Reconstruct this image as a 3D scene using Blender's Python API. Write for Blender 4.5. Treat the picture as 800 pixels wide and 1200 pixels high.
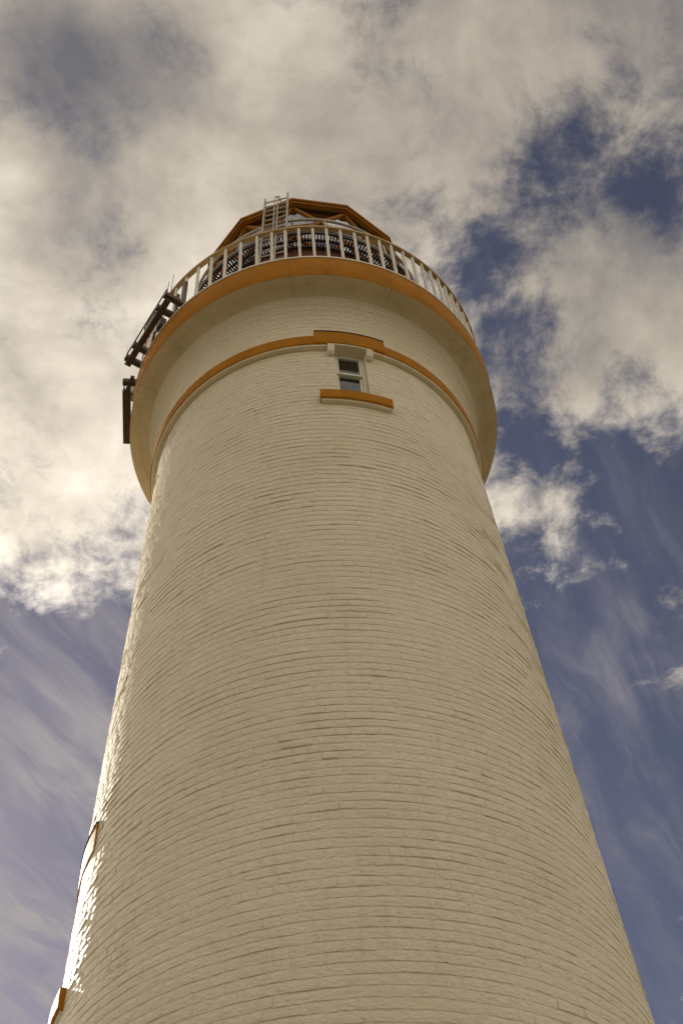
import bpy, math, random
import numpy as np
from mathutils import Vector, Matrix

# ------------------------------------------------------------------ camera
rad = math.radians
F_PX, PITCH, ROLL, AZ = 1400.0, 0.948295, -0.087965, 0.032244
CAM = Vector((0.0, -9.7274, 1.6))                  # tower axis is the world z axis
scn = bpy.context.scene
for o in list(bpy.data.objects):
    bpy.data.objects.remove(o)
col = scn.collection
fw = Vector((math.sin(AZ)*math.cos(PITCH), math.cos(AZ)*math.cos(PITCH), math.sin(PITCH)))
r0 = Vector((math.cos(AZ), -math.sin(AZ), 0)); u0 = r0.cross(fw)
rt = r0*math.cos(ROLL) + u0*math.sin(ROLL); up = -r0*math.sin(ROLL) + u0*math.cos(ROLL)
cam = bpy.data.cameras.new('camera'); camo = bpy.data.objects.new('camera', cam); col.objects.link(camo)
camo.matrix_world = Matrix(((rt.x, up.x, -fw.x, CAM.x), (rt.y, up.y, -fw.y, CAM.y), (rt.z, up.z, -fw.z, CAM.z), (0, 0, 0, 1)))
cam.sensor_fit = 'VERTICAL'; cam.sensor_height = 36; cam.lens = 36*F_PX/1200
cam.clip_start = 0.1; cam.clip_end = 6000
scn.camera = camo
def px_dir(x, y):                                   # photograph pixel -> world direction
    return (fw*F_PX + rt*(x-400) - up*(y-600)).normalized()

# ------------------------------------------------------------------ light and sky
SUN_AZ, SUN_EL = rad(-33), rad(34)                  # behind the tower, to the left
SUN = Vector((math.sin(SUN_AZ)*math.cos(SUN_EL), math.cos(SUN_AZ)*math.cos(SUN_EL), math.sin(SUN_EL)))
sl = bpy.data.lights.new('sun', 'SUN'); sl.energy = 5.0; sl.angle = rad(0.55); sl.color = (1.0, 0.9, 0.74)
so = bpy.data.objects.new('sun', sl); col.objects.link(so)
so.rotation_euler = SUN.to_track_quat('Z', 'Y').to_euler(); so.location = (-40, 60, 60)
vs = scn.view_settings
vs.view_transform = 'Standard'; vs.look = 'None'; vs.gamma = 1; vs.exposure = 0.3; vs.use_curve_mapping = False

scn.render.engine = 'CYCLES'; scn.cycles.max_bounces = 6; scn.cycles.diffuse_bounces = 3; scn.cycles.glossy_bounces = 3; scn.cycles.transparent_max_bounces = 12
SKY_STRENGTH = 0.1
world = bpy.data.worlds.new('World'); scn.world = world; world.use_nodes = True
class NT:
    """small helper to write node trees as expressions"""
    def __init__(s, tree): s.t = tree
    def n(s, typ, **kw):
        nd = s.t.nodes.new(typ)
        for k, v in kw.items(): setattr(nd, k, v)
        return nd
    def put(s, sock, v):
        if isinstance(v, bpy.types.NodeSocket): s.t.links.new(v, sock)
        elif v is not None: sock.default_value = v
    def m(s, op, a, b=None, c=None, clamp=False):
        nd = s.n('ShaderNodeMath', operation=op, use_clamp=clamp)
        for i, v in enumerate((a, b, c)): s.put(nd.inputs[i], v)
        return nd.outputs[0]
    def v(s, op, a, b=None, scale=None):
        nd = s.n('ShaderNodeVectorMath', operation=op)
        s.put(nd.inputs[0], a); s.put(nd.inputs[1], b)
        if scale is not None: s.put(nd.inputs['Scale'], scale)
        return nd.outputs['Value' if op in ('DOT_PRODUCT', 'LENGTH', 'DISTANCE') else 'Vector']
    def comb(s, x, y, z):
        nd = s.n('ShaderNodeCombineXYZ')
        for i, v in enumerate((x, y, z)): s.put(nd.inputs[i], v)
        return nd.outputs[0]
    def sep(s, v):
        nd = s.n('ShaderNodeSeparateXYZ'); s.put(nd.inputs[0], v); return nd.outputs
    def noise(s, vec, scale, detail=8, rough=.55, dist=0.0, lac=2.0, dim='3D'):
        nd = s.n('ShaderNodeTexNoise', noise_dimensions=dim); s.put(nd.inputs['Vector'], vec)
        for k, v in (('Scale', scale), ('Detail', detail), ('Roughness', rough), ('Distortion', dist), ('Lacunarity', lac)): s.put(nd.inputs[k], v)
        return nd.outputs[0]
    def rng(s, x, a, b, c=0.0, d=1.0, smooth=True):
        nd = s.n('ShaderNodeMapRange', interpolation_type='SMOOTHSTEP' if smooth else 'LINEAR')
        for i, v in enumerate((x, a, b, c, d)): s.put(nd.inputs[i], v)
        return nd.outputs[0]
    def mix(s, f, a, b, blend='MIX'):
        nd = s.n('ShaderNodeMix', data_type='RGBA', blend_type=blend)
        s.put(nd.inputs[0], f); s.put(nd.inputs[6], a); s.put(nd.inputs[7], b)
        return nd.outputs[2]

def build_world():
    w = NT(world.node_tree); world.node_tree.nodes.clear()
    out = w.n('ShaderNodeOutputWorld'); bg = w.n('ShaderNodeBackground'); bg.inputs[1].default_value = SKY_STRENGTH
    sky = w.n('ShaderNodeTexSky', sky_type='NISHITA', sun_disc=False, sun_elevation=SUN_EL, sun_rotation=SUN_AZ % (2*math.pi),
              air_density=1.0, dust_density=0.6, ozone_density=2.0)
    d = w.v('NORMALIZE', w.n('ShaderNodeTexCoord').outputs['Generated'])
    X, Y, Z = w.sep(d)
    zc = w.m('MAXIMUM', Z, 0.06)
    P = w.comb(w.m('DIVIDE', X, zc), w.m('DIVIDE', Y, zc), 0.0)         # flat cloud layer seen from below
    # broad cloud masses and gaps: (pixel x, y, radius, amount), as directions in the sky
    def field(base, blobs):
        acc = base
        for x, y, r, a in blobs:
            c = px_dir(x, y); k = (F_PX/r)**2
            dt = w.v('DOT_PRODUCT', d, tuple(c))
            acc = w.m('MULTIPLY_ADD', w.m('EXPONENT', w.m('MULTIPLY_ADD', dt, k, -k)), a, acc)
        return acc
    low = w.m('SUBTRACT', 1.0, w.m('MAXIMUM', Z, 0.0))                    # towards the horizon layers overlap; brightness is added there to light the tower front
    cover = w.m('MULTIPLY_ADD', low, .35, field(0.10, [(x, y, r, .62*q) for x, y, r, q in COVER]))
    lightf = field(0.0, LIGHT)
    warp = w.n('ShaderNodeTexNoise', noise_dimensions='2D'); w.put(warp.inputs['Vector'], P); warp.inputs['Scale'].default_value = 4.0; warp.inputs['Detail'].default_value = 4
    Pw = w.v('ADD', P, w.v('SCALE', w.v('SUBTRACT', warp.outputs['Color'], (.5, .5, .5)), scale=0.07))
    n1 = w.noise(Pw, 8.5, 10, .66, .0, dim='2D')
    n2 = w.noise(w.v('ADD', Pw, (7.3, 2.1, 0)), 2.6, 2, .5, .0, dim='2D')
    f = w.m('ADD', cover, w.m('ADD', w.m('MULTIPLY', w.m('SUBTRACT', n1, .5), 2.6), w.m('MULTIPLY', w.m('SUBTRACT', n2, .5), .5)))
    dens = w.rng(f, -0.44, 0.42)
    # high thin streaks
    a = px_dir(0, 770); b = px_dir(110, 890)
    va = Vector((b.x/b.z-a.x/a.z, b.y/b.z-a.y/a.z)).normalized()
    Ps = w.v('ADD', P, w.v('SCALE', w.v('SUBTRACT', warp.outputs['Color'], (.5, .5, .5)), scale=0.05))
    along = w.v('DOT_PRODUCT', Ps, (va.x, va.y, 0)); across = w.v('DOT_PRODUCT', Ps, (-va.y, va.x, 0))
    S = w.comb(w.m('MULTIPLY', along, 3.0), w.m('MULTIPLY', across, 15.0), 0.0)
    st = w.noise(S, 1.5, 6, .62, .4, dim='2D')
    st2 = w.noise(P, 3.4, 4, .5, .3, dim='2D')
    cir = w.m('MULTIPLY', w.rng(w.m('ADD', w.m('MULTIPLY', st, .6), w.m('MULTIPLY', st2, .55)), .42, .82), field(0.42, CIRRUS), clamp=True)
    # cloud brightness: thick undersides are greyer, edges and the side towards the sun are brighter
    n3 = w.noise(w.v('ADD', Pw, (3.1, 9.4, 0)), 6.5, 7, .58, dim='2D')
    sunny = w.m('POWER', w.m('MAXIMUM', w.v('DOT_PRODUCT', d, tuple(SUN)), 0.0), 4.0)
    br = w.m('ADD', w.m('ADD', lightf, w.m('MULTIPLY', w.m('SUBTRACT', n3, .5), 1.1)), w.m('MULTIPLY', sunny, 0.78))
    br = w.m('ADD', br, w.m('MULTIPLY', w.m('SUBTRACT', n1, .5), 0.45))
    br = w.m('ADD', br, w.m('MULTIPLY_ADD', low, .55, .46))
    back = w.m('MAXIMUM', w.v('DOT_PRODUCT', d, (-math.sin(SUN_AZ), -math.cos(SUN_AZ), 0.0)), 0.0)       # brightness added to clouds opposite the sun, mostly unseen, to light the tower front
    br = w.m('MULTIPLY_ADD', back, .36, br)
    glow = w.m('MULTIPLY_ADD', w.m('POWER', w.m('MAXIMUM', w.v('DOT_PRODUCT', d, tuple(SUN)), 0.0), 10.0), 1.2, 1.0)     # cloud lit through near the sun
    ramp = w.n('ShaderNodeValToRGB'); w.put(ramp.inputs[0], w.m('DIVIDE', br, 1.5))
    e = ramp.color_ramp.elements
    e[0].position = 0.0; e[0].color = (.155, .150, .165, 1)
    e[1].position = 1.0; e[1].color = (1.25, 1.13, .96, 1)
    for p, c in ((.3, (.30, .27, .245, 1)), (.55, (.46, .405, .335, 1)), (.8, (.64, .57, .475, 1)), (1.0, (.80, .72, .61, 1))):
        q = e.new(p/1.5); q.color = c
    cloud = w.v('SCALE', ramp.outputs[0], scale=w.m('MULTIPLY', glow, .812/SKY_STRENGTH))
    thin = w.v('SCALE', w.mix(w.m('MULTIPLY', sunny, 1.0, clamp=True), (.20, .195, .235, 1), (.42, .385, .385, 1)), scale=.812/SKY_STRENGTH)
    hs = w.n('ShaderNodeHueSaturation'); w.put(hs.inputs['Color'], sky.outputs[0])
    hs.inputs['Saturation'].default_value = SKY_SAT; hs.inputs['Value'].default_value = SKY_VAL
    c = w.mix(cir, w.mix(1.0, hs.outputs[0], (1.06, .93, .98, 1), 'MULTIPLY'), thin)
    c = w.mix(dens, c, cloud)
    w.put(bg.inputs[0], c)
    world.node_tree.links.new(bg.outputs[0], out.inputs[0])
world.cycles.sampling_method = 'NONE'; scn.cycles.adaptive_threshold = 0.02
SKY_SAT, SKY_VAL = 0.80, 0.36
COVER = [(300, 60, 230, .30), (60, 120, 190, .30), (420, 200, 130, .30), (60, 430, 210, .40), (70, 590, 120, .25), (600, 60, 150, .15), (740, 70, 130, .25),
         (720, 330, 70, .40), (780, 340, 60, .35), (640, 450, 45, .40), (750, 460, 50, .35), (625, 615, 62, .75), (580, 580, 40, .40), (700, 610, 40, .35), (540, 150, 60, .2), (640, 300, 40, .2),
         (680, 205, 54, -1.2), (785, 222, 45, -1.05), (545, 300, 42, -1.05), (615, 190, 32, -.5), (595, 385, 40, -.9), (650, 385, 26, -.6), (740, 210, 40, -.5), (595, 25, 24, -.45),
         (150, 285, 34, -1.0), (595, 505, 34, -1.1), (690, 540, 46, -.8), (780, 575, 50, -1.0), (735, 430, 22, -.7), (720, 730, 110, -.8), (740, 870, 150, -.75), (680, 950, 70, -.7), (740, 1100, 90, -.5), (640, 800, 50, -.5), (630, 735, 34, -.7),
         (30, 770, 70, -.75), (125, 780, 60, -.9), (60, 880, 130, -1.1), (60, 1050, 130, -1.3), (60, 1180, 100, -1.2), (20, 730, 22, -.45), (760, 1100, 130, -.9), (780, 1015, 34, .7), (720, 1015, 22, .4), (12, 770, 20, .6), (70, 700, 40, .3)]
LIGHT = [(150, 80, 60, -.26), (60, 60, 60, -.24), (95, 150, 50, -.26), (110, 210, 40, -.14), (30, 20, 60, -.14), (190, 110, 40, -.1), (440, 150, 110, .04), (300, 90, 120, -.08), (500, 230, 60, .06), (20, 330, 150, -.06), (30, 500, 150, -.28), (70, 650, 110, -.24),
         (700, 80, 170, -.16), (690, 310, 80, -.42), (300, 90, 120, -.06), (620, 630, 60, .10), (640, 450, 50, -.06), (590, 40, 40, -.15), (150, 290, 50, -.3)]
CIRRUS = [(720, 830, 110, .35), (760, 700, 80, .1), (80, 900, 140, .5), (30, 1090, 120, .9), (700, 215, 120, -.3), (600, 500, 80, -.3), (690, 1090, 80, -.2), (640, 740, 40, -.3), (780, 600, 60, -.1)]
build_world()

# ------------------------------------------------------------------ helpers
def P(a, r, z):
    a = rad(a); return (r*math.sin(a), -r*math.cos(a), z)

class MB:
    def __init__(s): s.v = []; s.f = []
    def add(s, vs, fs):
        b = len(s.v); s.v += [tuple(v) for v in vs]; s.f += [tuple(i+b for i in f) for f in fs]; return s
    def hexa(s, p):                                  # 8 corners: bottom ring 0-3, top ring 4-7
        return s.add(p, [(3, 2, 1, 0), (4, 5, 6, 7), (0, 1, 5, 4), (1, 2, 6, 5), (2, 3, 7, 6), (3, 0, 4, 7)])
    def arc(s, a0, a1, prof, n):                     # closed (r, z) profile swept round the axis; prof runs anticlockwise (r right, z up)
        full = abs(a1-a0) > 359.9; m = len(prof); k = n if full else n+1
        vs = [P(a0+(a1-a0)*i/n, r, z) for i in range(k) for r, z in prof]
        fs = [(i*m+j, ((i+1) % k)*m+j, ((i+1) % k)*m+(j+1) % m, i*m+(j+1) % m) for i in range(n) for j in range(m)]
        if not full: fs += [tuple(range(m-1, -1, -1)), tuple((k-1)*m+j for j in range(m))]
        return s.add(vs, fs)
    def bar(s, p, q, w, h, side=None):               # box beam from p to q, w wide along 'side', h the other way
        p, q = Vector(p), Vector(q); d = (q-p).normalized()
        sd = Vector(side) if side else (Vector((0, 0, 1)) if abs(d.z) < .9 else Vector((1, 0, 0)))
        sd = (sd-d*sd.dot(d)).normalized(); t = d.cross(sd)
        a, b = sd*w/2, t*h/2
        return s.hexa([p-a-b, p+a-b, p+a+b, p-a+b, q-a-b, q+a-b, q+a+b, q-a+b])
    def tube(s, pts, r, n=10, closed=False):
        pts = [Vector(p) for p in pts]; k = len(pts); vs = []; ref = None
        for i, p in enumerate(pts):
            d = (pts[(i+1) % k]-pts[i-1]) if closed else (pts[min(i+1, k-1)]-pts[max(i-1, 0)])
            d.normalize()
            if ref is None: ref = d.orthogonal()
            ref = (ref-d*ref.dot(d)).normalized(); t = d.cross(ref)
            vs += [p+(ref*math.cos(2*math.pi*j/n)+t*math.sin(2*math.pi*j/n))*r for j in range(n)]
        fs = [(i*n+j, i*n+(j+1) % n, ((i+1) % k)*n+(j+1) % n, ((i+1) % k)*n+j) for i in range(k if closed else k-1) for j in range(n)]
        if not closed: fs += [tuple(range(n-1, -1, -1)), tuple((k-1)*n+j for j in range(n))]
        return s.add(vs, fs)
    def mesh(s, name, mat, smooth=False):
        me = bpy.data.meshes.new(name); me.from_pydata(s.v, [], s.f); me.validate(); me.update()
        import bmesh
        bm = bmesh.new(); bm.from_mesh(me); bmesh.ops.recalc_face_normals(bm, faces=bm.faces); bm.to_mesh(me); bm.free()
        me.materials.append(mat)
        if smooth:
            me.polygons.foreach_set('use_smooth', [True]*len(me.polygons))
            try: me.set_sharp_from_angle(angle=rad(35))
            except Exception: pass
        return me
    def build(s, name, mat, parent=None, smooth=False, bevel=0):
        return link(name, s.mesh(name, mat, smooth), parent, bevel)

def link(name, me, parent=None, bevel=0):
    o = bpy.data.objects.new(name, me); col.objects.link(o); o.parent = parent
    if bevel:
        b = o.modifiers.new('bevel', 'BEVEL'); b.width = bevel; b.segments = 2; b.limit_method = 'ANGLE'; b.angle_limit = rad(40)
    return o
def empty(name, loc=(0, 0, 0)):
    o = bpy.data.objects.new(name, None); col.objects.link(o); o.location = loc; o.empty_display_size = .3; return o
def tag(o, label=None, cat=None, group=None, kind=None):
    for k, v in (('label', label), ('category', cat), ('group', group), ('kind', kind)):
        if v: o[k] = v
    return o

# ------------------------------------------------------------------ materials
def mat(name, base, rough=.5, metal=0, var=.12, vscale=3.0, bump=.0, bscale=60, spec=.5, dirt=None, coat=0.0):
    m = bpy.data.materials.new(name); m.use_nodes = True; t = NT(m.node_tree)
    bs = m.node_tree.nodes['Principled BSDF']
    co = t.n('ShaderNodeNewGeometry').outputs['Position']
    n = t.noise(co, vscale, 6, .6)
    lo = tuple(c*(1-var) for c in base)+(1,); hi = tuple(min(1, c*(1+var)) for c in base)+(1,)
    c = t.mix(t.rng(n, .3, .7), lo, hi)
    if dirt:
        dc, dscale, d0, d1 = dirt
        k = t.rng(t.noise(co, dscale, 10, .72, .3), d0, d1)
        c = t.mix(k, c, tuple(dc)+(1,))
    t.put(bs.inputs['Base Color'], c)
    t.put(bs.inputs['Roughness'], t.rng(t.noise(co, vscale*4, 5, .6), .3, .7, rough*.85, min(1, rough*1.15)))
    bs.inputs['Metallic'].default_value = metal; bs.inputs['Specular IOR Level'].default_value = spec
    bs.inputs['Coat Weight'].default_value = coat; bs.inputs['Coat Roughness'].default_value = .25
    if bump:
        b = t.n('ShaderNodeBump'); b.inputs['Strength'].default_value = 1; b.inputs['Distance'].default_value = bump
        t.put(b.inputs['Height'], t.m('ADD', t.noise(co, bscale, 6, .65), t.m('MULTIPLY', t.noise(co, bscale*.22, 4, .6), 1.6)))
        t.put(bs.inputs['Normal'], b.outputs[0])
    return m

STAINS = [((-1.712, -1.856, 6.97), .20), ((-1.642, -1.911, 7.19), .13)]
def wall_paint():
    m = bpy.data.materials.new('cream_gloss_paint_on_brick'); m.use_nodes = True; t = NT(m.node_tree)
    bs = m.node_tree.nodes['Principled BSDF']
    co = t.n('ShaderNodeNewGeometry').outputs['Position']
    X, Y, Z = t.sep(co); cs = t.comb(X, Y, t.m('MULTIPLY', Z, 2.2))
    c = t.mix(t.rng(t.noise(co, .8, 5, .65), .32, .68), (.85, .75, .54, 1), (.915, .82, .615, 1))
    c = t.mix(t.rng(t.noise(co, 14, 4, .7), .48, .78, 0, .30), c, (.76, .66, .48, 1))         # uneven coats
    streak = t.noise(t.comb(t.m('MULTIPLY', X, 9), t.m('MULTIPLY', Y, 9), t.m('MULTIPLY', Z, .7)), 1.2, 3, .6)
    c = t.mix(t.rng(streak, .56, .8, 0, .30), c, (.64, .56, .41, 1))                           # rain streaks
    spot = t.m('MULTIPLY', t.rng(t.noise(co, 46, 5, .7), .60, .70), t.rng(t.noise(co, 1.7, 3, .5), .60, .72))
    c = t.mix(t.m('MULTIPLY', spot, .75), c, (.20, .175, .12, 1))                              # specks of dirt and lichen
    for q, r in STAINS:                                                                       # grimy patches low on the left side
        near_ = t.rng(t.v('DISTANCE', co, q), r, r*.35)
        k = t.m('MULTIPLY', near_, t.rng(t.noise(cs, 38, 5, .75), .50, .66))
        c = t.mix(t.m('MULTIPLY', k, .8), c, (.17, .145, .10, 1))
    t.put(bs.inputs['Base Color'], c)
    bs.inputs['Roughness'].default_value = .52; bs.inputs['Specular IOR Level'].default_value = .45
    b = t.n('ShaderNodeBump'); b.inputs['Distance'].default_value = .021; b.inputs['Strength'].default_value = 1
    h = t.m('ADD', t.m('MULTIPLY', t.noise(cs, 70, 3, .65), .45), t.m('MULTIPLY', t.noise(cs, 16, 3, .6), 1.3))
    t.put(b.inputs['Height'], h); t.put(bs.inputs['Normal'], b.outputs[0])
    return m
def thin_glass(name, tint, refl=0.0):
    m = bpy.data.materials.new(name); m.use_nodes = True; nt = m.node_tree; t = NT(nt); nt.nodes.clear()
    out = t.n('ShaderNodeOutputMaterial'); mx = t.n('ShaderNodeMixShader')
    tr = t.n('ShaderNodeBsdfTransparent'); tr.inputs[0].default_value = tint+(1,)
    gl = t.n('ShaderNodeBsdfGlossy'); gl.inputs['Roughness'].default_value = .03; gl.inputs[0].default_value = (.9, .92, .95, 1)
    fr = t.n('ShaderNodeFresnel'); fr.inputs[0].default_value = 1.52
    co = t.n('ShaderNodeNewGeometry').outputs['Position']
    b = t.n('ShaderNodeBump'); b.inputs['Distance'].default_value = .002; t.put(b.inputs['Height'], t.noise(co, 6, 3, .5))
    t.put(gl.inputs['Normal'], b.outputs[0])
    t.put(mx.inputs[0], t.m('MULTIPLY_ADD', fr.outputs[0], 1.8, refl, clamp=True))
    nt.links.new(tr.outputs[0], mx.inputs[1]); nt.links.new(gl.outputs[0], mx.inputs[2]); nt.links.new(mx.outputs[0], out.inputs[0])
    return m
M = dict(
    wall=wall_paint(),
    cornice=mat('cream_render', (.70, .59, .40), .55, var=.08, vscale=2.2, bump=.0025, bscale=45, dirt=((.46, .37, .22), 2.4, .52, .8)),
    ochre=mat('ochre_paint', (.41, .165, .008), .6, var=.10, vscale=4, bump=.002, bscale=50, spec=.10, dirt=((.25, .10, .008), 5, .54, .80)),
    white=mat('off_white_metal_paint', (.78, .72, .60), .4, var=.06, vscale=8, bump=.0006, bscale=80, dirt=((.42, .34, .22), 14, .60, .80)),
    rail=mat('buff_rail_paint', (.52, .36, .16), .45, var=.08, vscale=6, dirt=((.36, .25, .12), 10, .58, .8)),
    timber=mat('white_window_timber', (.78, .74, .62), .4, var=.05, vscale=9, bump=.0008, bscale=50, dirt=((.45, .38, .26), 12, .58, .8)),
    lead=mat('dark_lead_flashing', (.06, .05, .04), .6, var=.2, vscale=9),
    black=mat('black_iron_paint', (.012, .013, .016), .4, var=.2, vscale=7),
    redwall=mat('red_brown_iron_paint', (.17, .055, .025), .5, var=.15, vscale=4, dirt=((.07, .025, .014), 6, .5, .8)),
    roofpaint=mat('ochre_roof_paint', (.36, .145, .018), .6, spec=.12, var=.12, vscale=4, dirt=((.20, .085, .025), 5, .5, .8)),
    soffit=mat('brown_roof_soffit', (.13, .06, .024), .6, var=.2, vscale=5),
    galv=mat('galvanised_steel', (.50, .47, .40), .45, metal=.35, var=.12, vscale=11, dirt=((.25, .21, .15), 18, .56, .8)),
    brown=mat('dark_brown_painted_steel', (.075, .045, .022), .45, var=.2, vscale=8, dirt=((.16, .09, .04), 9, .56, .8)),
    deck=mat('grey_deck', (.30, .28, .24), .7),
    glass=thin_glass('window_glass', (.86, .9, .92)),
    lglass=thin_glass('lantern_glass', (.55, .57, .60), .38),
    dark=mat('dark_interior', (.05, .045, .04), .9),
    gravel=mat('pale_gravel', (.13, .108, .077), .9, var=.25, vscale=9, bump=.01, bscale=40, dirt=((.10, .085, .06), 2, .5, .8)),
    grass=mat('short_dry_grass', (.062, .053, .027), .9, var=.35, vscale=2.5, bump=.03, bscale=9, dirt=((.09, .07, .036), .5, .48, .7)),
)

# ------------------------------------------------------------------ ground (below the frame; it lights the tower from beneath)
g = MB(); g.arc(0, 360, [(0.02, -.3), (1500, -.3), (1500, 0), (0.02, 0)], 96)
tag(g.build('ground', M['grass']), kind='structure')
g = MB(); g.arc(0, 360, [(2.5, -.15), (8.0, -.15), (8.0, .004), (2.5, .004)], 96)
tag(g.build('gravel_path', M['gravel']), kind='structure')

# ------------------------------------------------------------------ tower
ZB, RB, TAP = 15.687, 2.2817, 0.02796
def RT(z): return RB - TAP*(z-ZB)
Z_COVE, R_SOF, Z_SOF, R_RIM, Z_RIM, Z_DECK = 16.35, 2.62, 16.945, 2.777, 16.955, 17.56
CA, CB = R_SOF-RT(Z_COVE), Z_SOF-Z_COVE
def cove(th): return (R_SOF-CA*math.cos(th), Z_COVE+CB*math.sin(th))
TH_SLAB = rad(67)
# meridian of the wall as a table over its arc length
prof = [(RT(z), z) for z in np.linspace(0, Z_COVE, 60)] + [cove(t) for t in np.linspace(0, TH_SLAB, 40)[1:]]
prof = np.array(prof); seg = np.hypot(*np.diff(prof, axis=0).T); SS = np.concatenate([[0], np.cumsum(seg)])
tg = np.gradient(prof, SS, axis=0); tg /= np.linalg.norm(tg, axis=1)[:, None]
NR, NZ = tg[:, 1], -tg[:, 0]

# two windows: centre angle, top-of-sill height, top-of-opening height
WIN = [dict(a=13.4, z0=14.42, z1=15.72, half=.205), dict(a=-74.2, z0=14.42-7.14, z1=15.72-7.14, half=.205)]
for w_ in WIN:
    zc = (w_['z0']+w_['z1'])/2; w_['da'] = math.degrees(math.asin(w_['half']/RT(zc)))

light = tag(empty('lighthouse'), 'tall tapering cream painted brick lighthouse tower with ochre trim and railed gallery', 'lighthouse')

core = MB()
angs = sorted(set(np.round(np.linspace(-180, 180, 241), 4).tolist() + [round(w_['a']+s*w_['da'], 4) for w_ in WIN for s in (-1, 1)]))
zs = sorted([0.0, 2.5, 5.0, 10.5, 12.5, Z_COVE] + [w_[k] for w_ in WIN for k in ('z0', 'z1')])
rows = [(RT(z), z) for z in zs] + [cove(t) for t in np.linspace(0, TH_SLAB, 14)[1:]]
na = len(angs)-1
OFF = -.0016
vs_ = []
for (r, z) in rows:
    i = np.interp(z, prof[:, 1], NR); k = np.interp(z, prof[:, 1], NZ)
    vs_ += [P(a, r+OFF*i, z+OFF*k) for a in angs[:-1]]
fs_ = []
for j in range(len(rows)-1):
    zm = (rows[j][1]+rows[j+1][1])/2
    for i in range(na):
        am = (angs[i]+angs[i+1])/2
        if any(w_['z0'] < zm < w_['z1'] and abs(am-w_['a']) < w_['da'] for w_ in WIN): continue
        fs_.append((j*na+i, j*na+(i+1) % na, (j+1)*na+(i+1) % na, (j+1)*na+i))
core.add(vs_, fs_)
wall = core.build('tower_wall', M['wall'], light, smooth=True)

# bricks, thickly painted: each one a small pillowed slab whose lower edge stands proud of the course beneath
rng = np.random.default_rng(7)
COURSE = .09
NC = 6
def vnoise(a, s, f, seed):                           # cheap smooth value noise over (arc metres, height metres)
    x, y = a*f[0], s*f[1]; xi, yi = np.floor(x), np.floor(y); fx, fy = x-xi, y-yi
    fx, fy = fx*fx*(3-2*fx), fy*fy*(3-2*fy)
    def h(i, j):
        q = np.sin(i*127.1+j*311.7+seed*74.7)*43758.5453; return q-np.floor(q)
    return (h(xi, yi)*(1-fx)+h(xi+1, yi)*fx)*(1-fy)+(h(xi, yi+1)*(1-fx)+h(xi+1, yi+1)*fx)*fy
def brick_rows(n, lip, top, amp):
    """row offsets along the meridian and outward offsets for n bricks -> (n, 6) arrays"""
    j = rng.uniform(0, .004, n)
    zo = np.stack([.004+j, .0045+j, .011+j, np.full(n, .048), np.full(n, .082), np.full(n, .0885)], 1)
    do = np.stack([np.full(n, -.0025), lip*.72, lip, lip*.5+top*.5+.0006, top+.0004, np.full(n, -.0025)], 1)
    return zo, do*amp[:, None]
A0, A1, S0, LIP, TOP, AMP = [], [], [], [], [], []
smax = SS[-1]
nc = int(smax/COURSE)
for c in range(nc):
    s = c*COURSE; z = float(np.interp(s+.045, SS, prof[:, 1])); r = float(np.interp(s+.045, SS, prof[:, 0]))
    gaps = sorted([(w_['a']-w_['da'], w_['a']+w_['da']) for w_ in WIN if w_['z0']-.045 < z < w_['z1']+.045])
    ints = []; a = -180.0
    for g0, g1 in gaps: ints.append((a, g0)); a = g1
    ints.append((a, 180.0))
    header = rng.random() < .16
    for b0, b1 in ints:
        a = b0 - (rng.uniform(.02, .2) if b0 == -180 else 0)/r*57.3
        while a < b1-1e-3:
            L = (.122 if header or rng.random() < .16 else .248)*rng.uniform(.94, 1.05)
            e = a+L/r*57.2958
            if b1-e < 1.6: e = b1
            A0.append(max(a, b0)+.042); A1.append(e-.042); S0.append(s); a = e
A0, A1, S0 = map(np.array, (A0, A1, S0)); N = len(A0)
am = (A0+A1)/2
rm = np.interp(S0, SS, prof[:, 0]); zm = np.interp(S0+.045, SS, prof[:, 1])
big = vnoise(np.radians(am)*2.4+20, S0, (.9, .7), 3)
LIP = .0003+.0095*rng.beta(1.1, 2.6, N)*(.30+1.4*big); TOP = rng.uniform(-.0006, .0016, N)
AMP = np.where(zm > Z_COVE, np.clip(1-(zm-Z_COVE)/.75, .35, 1), 1.0)
S0j = S0+rng.normal(0, .0018, N)
zo, do = brick_rows(N, LIP, TOP, AMP)
tilt = rng.normal(0, .0011, N)
cf = np.array([0, .04, .34, .66, .96, 1.0]); endd = np.array([-.0036, -.0003, .0004, .0004, -.0003, -.0036])
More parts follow.
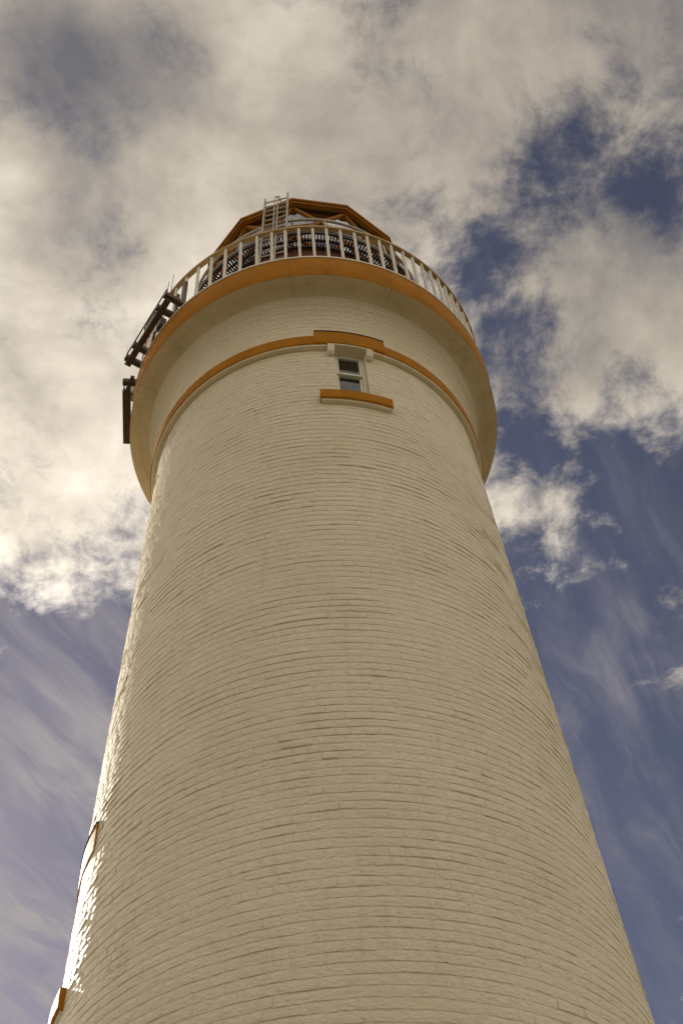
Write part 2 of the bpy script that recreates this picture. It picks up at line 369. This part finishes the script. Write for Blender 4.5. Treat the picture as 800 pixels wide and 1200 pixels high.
def brick_points(k):
    """vertices (len(k), rows, cols, 3) of the bricks k in world space"""
    aa = A0[k][:, None]+(A1-A0)[k][:, None]*cf[None]
    s = (S0j[k][:, None]+zo[k])[:, :, None]+np.zeros((1, 1, NC))
    arc = np.radians(aa)*2.4+30
    s = s+((vnoise(arc, S0[k][:, None]+9, (2.3, 11.1), 5)-.5)*.011)[:, None, :]+((vnoise(arc, S0[k][:, None]+5, (17, 11.1), 15)-.5)*.006)[:, None, :]        # courses wander a little
    d = do[k][:, :, None]+endd[None, None]+(tilt[k][:, None]*np.linspace(-1, 1, NC)[None])[:, None, :]
    lipn = (vnoise(arc, S0[k][:, None], (13.0, 11.1), 9)-.5)
    msk = np.clip((vnoise(arc, S0[k][:, None]+17, (2.6, 11.1), 21)-.22)*2.1, .08, 1.15)
    d[:, 1:3] *= msk[:, None, :]
    d[:, 1:3] += (lipn*.0055)[:, None, :]*AMP[k][:, None, None]
    d[:, 1:3] = np.maximum(d[:, 1:3], -.0008)
    d[:, 3] += (vnoise(arc, S0[k][:, None]+3, (9, 11.1), 2)-.5)*.0024
    r = np.interp(s, SS, prof[:, 0])+d*np.interp(s, SS, NR); z = np.interp(s, SS, prof[:, 1])+d*np.interp(s, SS, NZ)
    A = np.radians(aa)[:, None, :]
    return np.stack([r*np.sin(A), -r*np.cos(A), z+0*A], -1)
quads = np.array([(i*NC+j, i*NC+j+1, (i+1)*NC+j+1, (i+1)*NC+j) for i in range(5) for j in range(NC-1)])
def grid_mesh(name, V, material):
    n = V.shape[0]; V = V.reshape(-1, 3); Q = (quads[None]+np.arange(n)[:, None, None]*(6*NC)).reshape(-1, 4)
    me = bpy.data.meshes.new(name); me.vertices.add(len(V)); me.vertices.foreach_set('co', V.ravel().astype(np.float32))
    me.loops.add(Q.size); me.loops.foreach_set('vertex_index', Q.ravel().astype(np.int32))
    me.polygons.add(len(Q)); me.polygons.foreach_set('loop_start', np.arange(0, Q.size, 4, dtype=np.int32)); me.polygons.foreach_set('loop_total', np.full(len(Q), 4, np.int32))
    me.update(calc_edges=True); me.polygons.foreach_set('use_smooth', np.ones(len(Q), bool)); me.materials.append(material)
    return me
# the 300 that show largest: full stretchers in view, lowest in the frame and facing the camera
def in_frame(p):
    v = Vector(p)-CAM; dd = v.dot(fw); return (400+F_PX*v.dot(rt)/dd, 600-F_PX*v.dot(up)/dd, dd)
score = []
for k in np.where((zm > 5.2) & (zm < 9.5) & (np.abs(am) < 62) & ((A1-A0) > 4.2))[0]:
    x, y, dd = in_frame(P(am[k], rm[k], zm[k]))
    if 15 < x < 785 and y < 1192: score.append((dd/max(.2, math.cos(rad(am[k]*1.05))), int(k)))
near = sorted(k for _, k in sorted(score)[:300])
rest = np.setdiff1d(np.arange(N), near)
tag(link('brick_courses', grid_mesh('brick_courses', brick_points(rest), M['wall']), wall), kind='stuff')
for k in near:
    V = brick_points(np.array([k])); c0 = V[0, 3, 2].copy()
    me = grid_mesh('brick', V-c0, M['wall']); o = link('brick', me, wall); o.location = c0

# ------------------------------------------------------------------ projecting band under the gallery
w1 = WIN[0]
PB = .092
h0, h1 = w1['a']-w1['da']-2.3, w1['a']+w1['da']+2.3      # the band stops at the blocks beside the window head
def ring_prof(z0, z1, pr, back=.08, ch=.012):
    return [(RT(z0)-back, z0), (RT(z0)+pr-ch, z0), (RT(z0)+pr, z0+ch), (RT(z0)+pr, z1-ch), (RT(z0)+pr-ch, z1), (RT(z0)-back, z1)]
ZB0, ZB1 = 15.687, 15.925
band = MB(); band.arc(h1-360+.01, h0-.01, ring_prof(ZB0, ZB1, PB), 200)
bando = band.build('string_course', M['ochre'], light, smooth=True)
sf = MB(); sf.arc(h1-360+.3, h0-.3, [(RT(ZB0)-.02, ZB0-.020), (RT(ZB0)+PB-.022, ZB0-.020), (RT(ZB0)+PB-.014, ZB0-.001), (RT(ZB0)-.02, ZB0-.001)], 200)
sf.build('soffit_bed', M['wall'], bando, smooth=True)

# ------------------------------------------------------------------ windows
def window(w_, hood_top, with_band):
    a, z0, z1 = w_['a'], w_['z0'], w_['z1']; da = w_['da']; half = w_['half']
    zc = (z0+z1)/2
    n = Vector(P(a, 1, 0)); t = Vector((math.cos(rad(a)), math.sin(rad(a)), 0)); U = Vector((0, 0, 1))
    def L(x, d, z): return t*x + n*d + U*z               # x across, d distance from the axis, z height
    dep = RT(zc)-.20
    # plastered reveal
    rv = MB()
    for s in (-1, 1):
        ro = lambda z: (RT(z)+.004)*math.cos(rad(da))
        p = [L(s*half, ro(z0)+.0, z0), L(s*half, dep, z0), L(s*half, dep, z1), L(s*half, ro(z1), z1)]
        q = [v+t*s*.05 for v in p]
        q[0] -= n*.03; q[3] -= n*.03
        rv.hexa([p[0], p[1], q[1], q[0], p[3], p[2], q[2], q[3]])
    for zz, sg in ((z1, 1), (z0, -1)):
        ro = RT(zz)*math.cos(rad(da))+.003
        rv.hexa([L(-half-.02, ro, zz), L(half+.02, ro, zz), L(half+.02, dep, zz), L(-half-.02, dep, zz)] + [v+U*sg*.05 for v in (L(-half-.02, ro-.02, zz), L(half+.02, ro-.02, zz), L(half+.02, dep, zz), L(-half-.02, dep, zz))])
    win = rv.build('window', M['wall'], light)
    # frame, meeting rail and glazing
    def box(x0, x1, d0, d1, za, zb): return MB().hexa([L(x0, d0, za), L(x1, d0, za), L(x1, d1, za), L(x0, d1, za), L(x0, d0, zb), L(x1, d0, zb), L(x1, d1, zb), L(x0, d1, zb)])
    fx = half-.002; fwid = .035; b0 = z0+.055; b1 = z1-.03
    for x0, x1 in ((-fx, -fx+fwid), (fx-fwid, fx)): box(x0, x1, dep+.02, dep+.11, z0+.002, z1-.002).build('frame_post', M['timber'], win, bevel=.004)
    box(-fx+fwid, fx-fwid, dep+.02, dep+.11, z1-.045, z1-.002).build('frame_head', M['timber'], win, bevel=.004)
    zm_ = z0+(z1-z0)*.62
    ix = fx-fwid-.001
    for (za, zb, dd) in ((zm_-.018, b1-.016, .068), (b0+.06, zm_+.018, .030)):     # upper sash outside, lower sash behind
        sash = MB()
        for x0, x1 in ((-ix, -ix+.03), (ix-.03, ix)): sash.add(*(lambda m_: (m_.v, m_.f))(box(x0, x1, dep+dd, dep+dd+.034, za, zb)))
        for p0, p1 in ((za, za+.036), (zb-.034, zb)): sash.add(*(lambda m_: (m_.v, m_.f))(box(-ix+.03, ix-.03, dep+dd, dep+dd+.034, p0, p1)))
        so_ = sash.build('sash', M['timber'], win, bevel=.003)
        box(-ix+.026, ix-.026, dep+dd+.012, dep+dd+.017, za+.03, zb-.03).build('pane', M['glass'], win)
    box(-fx+fwid, fx-fwid, dep+.0, dep+.14, z0+.003, b0+.058).build('inner_sill', M['ochre'], win, bevel=.004)
    zt = hood_top; zb = z1-.02; hp = .108 if with_band else .014; sp = .10 if with_band else .055; hw = 11.6 if with_band else 13.4
    # ochre sill
    sw = 10.9
    zr = z0
    s_ = MB(); s_.arc(a-sw, a+sw, [(RT(zr)-.06, zr-.195), (RT(zr)+sp-.015, zr-.195), (RT(zr)+sp, zr-.18), (RT(zr)+sp, zr-.012), (RT(zr)+sp-.012, zr), (RT(zr)-.06, zr)], 14)
    tag(s_.build('sill', M['ochre'], win, smooth=True), 'ochre painted projecting window sill')
    s_ = MB(); s_.arc(a-sw+.25, a+sw-.25, [(RT(zr)-.02, zr-.222), (RT(zr)+sp-.04, zr-.215), (RT(zr)+sp-.025, zr-.196), (RT(zr)-.02, zr-.196)], 14)
    s_.build('sill_bed', M['wall'], win, smooth=True)
    # hood
    hd = MB(); hd.arc(a-hw, a+hw, [(RT(zb)-.06, zb), (RT(zb)+hp-.012, zb), (RT(zb)+hp, zb+.012), (RT(zb)+hp, zt-.012), (RT(zb)+hp-.012, zt), (RT(zb)-.06, zt)], 16)
    tag(hd.build('hood', M['ochre'], win, smooth=True), 'ochre painted hood moulding over the window')
    hb = MB(); hb.arc(a-da-2.2, a+da+2.2, [(RT(zb)-.10, zb-.020), (RT(zb)+hp-.016, zb-.020), (RT(zb)+hp-.012, zb-.001), (RT(zb)-.10, zb-.001)], 8)
    hb.build('hood_bed', M['wall'], win, smooth=True)
    ld = MB(); ld.arc(a-hw+.05, a+hw-.05, [(RT(zb)-.03, zt+.001), (RT(zb)+hp+.009, zt+.001), (RT(zb)+hp+.006, zt+.012), (RT(zb)-.03, zt+.03)], 16)
    ld.build('flashing', M['lead'], win, smooth=True)
    for sg in ((-1, 1) if with_band else ()):            # block under each end of the opening's head
        c = a+sg*(da+1.25)
        k = MB(); k.arc(c-1.15, c+1.15, [(RT(zb)-.05, zb-.20), (RT(zb)+.045, zb-.20), (RT(zb)+.085, zb-.16), (RT(zb)+.100, zb-.021), (RT(zb)-.05, zb-.021)], 3)
        k.build('corbel_block', M['wall'], win, bevel=.008)
    return win
tag(window(WIN[0], 16.02, True), 'upper sash window facing the viewer beneath the gallery')
tag(window(WIN[1], 16.02-7.14, False), 'lower window edge-on at the left side of the tower')

# ------------------------------------------------------------------ gallery cornice, deck and fascia
deck = MB(); deck.arc(0, 360, [(.3, 17.25), (2.60, 17.25), (2.60, 17.5), (2.745, 17.5), (2.745, Z_DECK), (.3, Z_DECK)], 144)
gal = deck.build('gallery', M['deck'], light, smooth=True)
cv = [cove(t) for t in np.linspace(TH_SLAB, rad(90), 7)]
slab_prof = cv[:-1] + [(R_SOF-.004, Z_SOF), (R_SOF+.002, Z_SOF+.004), (R_SOF+.012, Z_SOF+.012), (R_RIM-.010, Z_RIM-.002), (R_RIM-.007, Z_RIM+.002), (R_RIM-.007, 17.2), (cv[0][0], 17.2)]
GAP = .05
for k in range(12):
    a = -4+30*k
    s_ = MB(); s_.arc(a+GAP, a+30-GAP, slab_prof, 20)
    s_.build('cornice_slab', M['cornice'], gal, smooth=True)
    f_ = MB(); f_.arc(a+GAP*.6, a+30-GAP*.6, [(R_RIM-.006, Z_RIM+.003), (R_RIM-.002, Z_RIM+.003), (R_RIM, Z_RIM+.006), (R_RIM+.004, Z_DECK-.04), (R_RIM-.0, Z_DECK-.034), (R_RIM-.006, Z_DECK-.034)], 20)
    f_.build('fascia', M['ochre'], gal, smooth=True)
bk = MB(); bk.arc(0, 360, [(2.25, 17.0), (2.50, 17.0), (2.70, 17.0), (2.70, 17.24), (2.25, 17.24)], 144)
bk.build('cornice_backing', M['cornice'], gal, smooth=True)
lp = MB(); lp.arc(0, 360, [(2.70, Z_DECK-.031), (2.792, Z_DECK-.031), (2.792, Z_DECK+.008), (2.70, Z_DECK+.008)], 180)
lp.build('deck_lip', M['white'], gal, smooth=True)

# ------------------------------------------------------------------ gallery railing
R_RAIL = 2.725; Z_RAIL = 18.72
hr = MB(); hr.arc(0, 360, [(R_RAIL-.034, Z_RAIL), (R_RAIL+.034, Z_RAIL), (R_RAIL+.040, Z_RAIL+.014), (R_RAIL+.040, Z_RAIL+.038), (R_RAIL+.02, Z_RAIL+.05), (R_RAIL-.02, Z_RAIL+.05), (R_RAIL-.04, Z_RAIL+.038), (R_RAIL-.04, Z_RAIL+.014)], 180)
rail = hr.build('gallery_railing', M['rail'], light, smooth=True)
seen = [-46.5, -41.3, -35.9, -30.5, -25.2, -19.8, -14.3, -9.5, -5.2, -.9, 3.5, 7.8, 12.2, 16.8, 21.0, 25.2, 29.4, 33.8, 37.6, 41.4, 45.2, 49.0, 52.6, 56.2, 60]
ba = list(seen); a = 64.2
while a < 360-46.5-3: ba.append(a); a += 4.4
pm = MB(); pm.arc(-.42, .42, [(R_RAIL-.018, Z_DECK), (R_RAIL+.018, Z_DECK), (R_RAIL+.018, Z_RAIL+.003), (R_RAIL-.018, Z_RAIL+.003)], 1)
pme = pm.mesh('baluster', M['white'])
for a in ba:
    o = link('baluster', pme, rail, .004); o.rotation_euler.z = rad(a)

# ------------------------------------------------------------------ lantern: red-brown base, catwalk, diamond glazing, twelve-sided roof
Z_CW, R_CI, R_CO = 20.0, 1.875, 2.14
mu = MB(); mu.arc(0, 360, [(1.70, Z_DECK-.02), (1.86, Z_DECK-.02), (1.86, Z_CW-.02), (1.70, Z_CW-.02)], 96)
lan = mu.build('lantern', M['redwall'], light, smooth=True)
fl = MB(); fl.arc(0, 360, [(.02, Z_CW-.16), (1.695, Z_CW-.16), (1.695, Z_CW-.10), (.02, Z_CW-.10)], 48)
fl.build('lantern_floor', M['dark'], lan)
pl = MB(); pl.arc(0, 360, [(1.60, Z_CW-.02), (1.88, Z_CW-.02), (1.88, Z_CW+.10), (1.60, Z_CW+.10)], 96)
pl.build('glazing_sill', M['roofpaint'], lan, smooth=True)
for k in range(24):                                  # flanged plates round the base
    b = MB(); b.arc(-4+15*k-.35, -4+15*k+.35, [(1.858, Z_DECK), (1.885, Z_DECK), (1.885, Z_CW-.03), (1.858, Z_CW-.03)], 1); b.build('wall_rib', M['redwall'], lan)
ZE = 22.06; R_GL = 1.75
zr = [Z_CW+.10, 20.75, 21.40, ZE-.02]
def node(row, k): return Vector(P(-4+30*k+(15 if row % 2 == 0 else 0), R_GL, zr[row]))
for row in range(3):                                 # top row has its points at the roof corners
    for k in range(12):
        if row % 2 == 0: A_, B_, C_, D_ = node(row, k-1), node(row, k), node(row+1, k), node(row+1, k+1)
        else: A_, B_, C_, D_ = node(row, k), node(row, k+1), node(row+1, k), node(row+1, k-1)
        tri = [(A_, B_, C_), (B_, D_, C_)] if row % 2 == 0 else [(A_, B_, C_), (A_, C_, D_)]
        for T in tri:
            cc = (T[0]+T[1]+T[2])/3; nn = (T[1]-T[0]).cross(T[2]-T[0]).normalized()*.006
            T = [cc+(v-cc)*.97 for v in T]
            pn = MB(); pn.add([v-nn for v in T]+[v+nn for v in T], [(2, 1, 0), (3, 4, 5), (0, 1, 4, 3), (1, 2, 5, 4), (2, 0, 3, 5)])
            pn.build('pane', M['lglass'], lan)
        for e0, e1 in ((C_, A_), (C_, B_)) :
            MB().bar(e0, e1, .05, .075, side=None).build('astragal', M['roofpaint'], lan)
    if row:
        rg = MB(); rg.tube([node(row, k)*1.0 for k in range(12)], .022, 8, True); rg.build('glazing_ring', M['roofpaint'], lan)
# roof
rf = MB()
def poly(r, z): return [P(-4+30*k, r, z) for k in range(12)]
rings = [poly(1.60, ZE+.03), poly(1.80, ZE+.0), poly(1.80, ZE-.02), poly(1.885, ZE-.02), poly(1.892, ZE+.03), poly(1.920, ZE+.032), poly(1.925, ZE+.085), poly(1.86, ZE+.10), poly(1.2, ZE+.55), poly(.30, ZE+.95), poly(.05, ZE+.97)]
rv_ = [v for R_ in rings for v in R_]
rf.add(rv_, [(j*12+i, j*12+(i+1) % 12, (j+1)*12+(i+1) % 12, (j+1)*12+i) for j in range(len(rings)-1) for i in range(12)]+[tuple((len(rings)-1)*12+i for i in range(12))])
roof = rf.build('lantern_roof', M['roofpaint'], light)
so2 = MB(); rings = [poly(.05, ZE+.10), poly(1.70, ZE+.012), poly(1.795, ZE-.008), poly(1.795, ZE+.0), poly(1.70, ZE+.022), poly(.05, ZE+.11)]
so2.add([v for R_ in rings for v in R_], [(j*12+i, j*12+(i+1) % 12, ((j+1) % 6)*12+(i+1) % 12, ((j+1) % 6)*12+i) for j in range(6) for i in range(12)])
so2.build('roof_soffit', M['soffit'], roof)
vb = MB(); vb.arc(0, 360, [(.02, ZE+.93), (.22, ZE+.93), (.24, ZE+1.15), (.36, ZE+1.25), (.36, ZE+1.42), (.22, ZE+1.55), (.02, ZE+1.6)], 24); vb.build('ventilator', M['roofpaint'], roof, smooth=True)
# catwalk
cw = MB()
for r_, w_, h_ in ((R_CO, .03, .09), ((R_CI+R_CO)/2, .03, .05), (R_CI+.015, .03, .06)):
    cw.arc(0, 360, [(r_-w_/2, Z_CW-h_/2), (r_+w_/2, Z_CW-h_/2), (r_+w_/2, Z_CW+h_/2), (r_-w_/2, Z_CW+h_/2)], 120)
cato = cw.build('catwalk', M['black'], lan, smooth=True)
sm = MB()
for k in range(250):
    a = k*360/250
    for r_a, r_b in ((R_CI+.03, (R_CI+R_CO)/2-.015), ((R_CI+R_CO)/2+.015, R_CO-.015)):
        p, q = Vector(P(a, r_a, Z_CW+.005)), Vector(P(a, r_b, Z_CW+.005)); sm.bar(p, q, .028, .022, side=(0, 0, 1))
sm = sm.build('catwalk_slats', M['black'], light); tag(sm, kind='stuff')
hrl = MB(); hrl.tube([P(3*k, 2.07, 20.72) for k in range(120)], .028, 8, True); hl = hrl.build('catwalk_rail', M['galv'], light, smooth=True)
for k in range(12):
    MB().bar(P(11+30*k, 2.12, Z_CW+.03), P(11+30*k, 2.07, 20.72), .03, .012).build('rail_stanchion', M['galv'], hl)
lr = MB(); lr.tube([P(3*k, R_CO+.012, Z_CW+.055) for k in range(120)], .014, 6, True); lr.build('toe_rail', M['galv'], hl, smooth=True)

# ------------------------------------------------------------------ ladder from the gallery deck to the roof
lad = tag(empty('access_ladder', P(-11.5, 2.44, Z_DECK)), 'grey metal ladder with a hooped centre rail leaning on the lantern roof edge', 'ladder')
LB = Vector(lad.location); n_ = Vector(P(-11.5, 1, 0)); t_ = Vector((math.cos(rad(-11.5)), math.sin(rad(-11.5)), 0))
def lp_(x, f): return (n_*(2.44+(2.02-2.44)*f) + t_*x + Vector((0, 0, Z_DECK+.01+(22.0-Z_DECK)*f))) - LB
def lobj(mb, name): return mb.build(name, M['galv'], lad, smooth=True)
for s in (-1, 1): lobj(MB().bar(lp_(s*.205, 0), lp_(s*.205, 1.015 if s < 0 else 1.03), .024, .05, side=t_), 'stile')
for i in range(1, 17):
    f = i*.0605; lobj(MB().tube([lp_(-.195, f), lp_(.195, f)], .013, 8), 'rung')
for s in (-1, 1):
    pts = [lp_(s*.028, f) for f in np.linspace(.02, 1.0, 10)]
    top = lp_(s*.028, 1.0)
    for q in np.linspace(0, 1, 9)[1:]:
        an = q*math.pi*.9; pts.append(top + (-n_)*(.24*(1-math.cos(an))) + Vector((0, 0, .34*math.sin(an))))
    lobj(MB().tube(pts, .013, 8), 'centre_rail')
for q in np.linspace(.12, .8, 5):
    an = q*math.pi*.9; c = lp_(0, 1.0) + (-n_)*(.24*(1-math.cos(an))) + Vector((0, 0, .34*math.sin(an)))
    lobj(MB().tube([c-t_*.03, c+t_*.03], .009, 6), 'hoop_rung')

# ------------------------------------------------------------------ equipment frames hung outside the railing
def rack(name, a0, a1, label, kind):
    am_ = (a0+a1)/2; base = Vector(P(am_, 2.9, 17.60)); o = tag(empty(name, base), label, 'equipment frame', 'equipment frames outside the gallery railing')
    n = Vector(P(am_, 1, 0)); t = Vector((math.cos(rad(am_)), math.sin(rad(am_)), 0)); U = Vector((0, 0, 1))
    half = 2.98*math.tan(rad((a1-a0)/2))
    def Q(x, d, z): return t*x+n*d+U*z-base
    def bl(mb, nm, m='brown', bevel=.003): return mb.build(nm, M[m], o, bevel=bevel)
    return o, n, t, U, half, Q, bl
o, n, t, U, half, Q, bl = rack('antenna_frame', -66.5, -42.0, 'longer dark brown open metal frame with crossbars clamped outside the gallery railing', 1)
D0 = 2.905
bl(MB().bar(Q(-half, D0, 17.66), Q(half-.02, D0, 17.66), .09, .07, side=n), 'main_beam')
bl(MB().bar(Q(-half*.98, D0+.045, 17.93), Q(half*.98, D0+.045, 17.93), .03, .018, side=U), 'thin_rail')
for x in (-.97, -.55, -.1, .35, .95): bl(MB().bar(Q(half*x, D0+.02, 17.70), Q(half*x, D0+.045, 17.93), .016, .016, side=n), 'rail_post')
for x, l in ((.97, .30), (.60, .32), (-.52, .26), (-.90, .30)):
    bl(MB().bar(Q(half*x, D0+.075, 17.735), Q(half*x, D0-l, 17.735), .085, .09, side=t), 'cross_arm')
for x in (.93, .55): bl(MB().bar(Q(half*x, D0-.24, 17.62), Q(half*x, D0-.24, 18.5), .05, .10, side=n), 'upright_clamp')
bl(MB().hexa([Q(half*x, d, z) for z in (17.70, 17.90) for x, d in ((-.05, D0+.0), (.38, D0+.0), (.38, D0+.04), (-.05, D0+.04))]), 'backing_plate')
bl(MB().hexa([Q(half*x, d, z) for z in (17.78, 18.02) for x, d in ((.05, D0-.20), (.25, D0-.20), (.25, D0-.10), (.05, D0-.10))]), 'junction_box')
bl(MB().tube([Q(half*.15, D0-.15, 17.72), Q(half*.10, D0-.08, 17.62), Q(half*-.2, D0-.14, 17.64), Q(half*-.5, D0-.16, 17.72)], .018, 8), 'cable', 'black', 0)
for x, z in ((.96, 18.55), (.72, 18.6)): bl(MB().tube([Q(half*x, D0-.02, 17.78), Q(half*x, D0-.03, z)], .005, 6), 'whip_aerial', 'black', 0)
o, n, t, U, half, Q, bl = rack('antenna_frame', -93.5, -71.5, 'dark brown boxed metal frame holding a drum on the far left gallery rim', 2)
D0 = 2.885
bl(MB().bar(Q(-half, D0, 17.66), Q(half*.62, D0, 17.66), .12, .08, side=n), 'main_beam')
bl(MB().bar(Q(half*.58, D0, 17.66), Q(half*1.05, D0-.10, 17.66), .06, .06, side=n), 'splayed_end')
bl(MB().bar(Q(half*.80, D0+.06, 17.735), Q(half*.80, D0-.24, 17.735), .085, .09, side=t), 'cross_arm')
bl(MB().bar(Q(-half*.6, D0+.06, 17.735), Q(-half*.6, D0-.24, 17.735), .085, .09, side=t), 'cross_arm')
bl(MB().bar(Q(-half*.93, D0+.06, 17.95), Q(half*.55, D0+.06, 17.95), .022, .018, side=U), 'thin_rail')
for x in (-.93, -.3, .5): bl(MB().bar(Q(half*x, D0+.05, 17.68), Q(half*x, D0+.06, 17.95), .016, .016, side=n), 'rail_post')
bl(MB().hexa([Q(half*x, d, z) for z in (17.72, 18.15) for x, d in ((-.55, D0-.02), (.50, D0-.02), (.50, D0+.02), (-.55, D0+.02))]), 'backing_plate')
dr = MB(); c_ = Q(half*.42, D0-.10, 0); z_ = 17.63
dr.add([tuple(c_+Vector((r_*math.cos(k*math.pi/10), r_*math.sin(k*math.pi/10), zz))) for zz, r_ in ((z_, .055), (z_+.03, .075), (z_+.34, .075), (z_+.38, .05)) for k in range(20)],
       [(j*20+k, j*20+(k+1) % 20, (j+1)*20+(k+1) % 20, (j+1)*20+k) for j in range(3) for k in range(20)]+[tuple(range(19, -1, -1)), tuple(60+k for k in range(20))])
dr.build('drum', M['galv'], o, smooth=True)
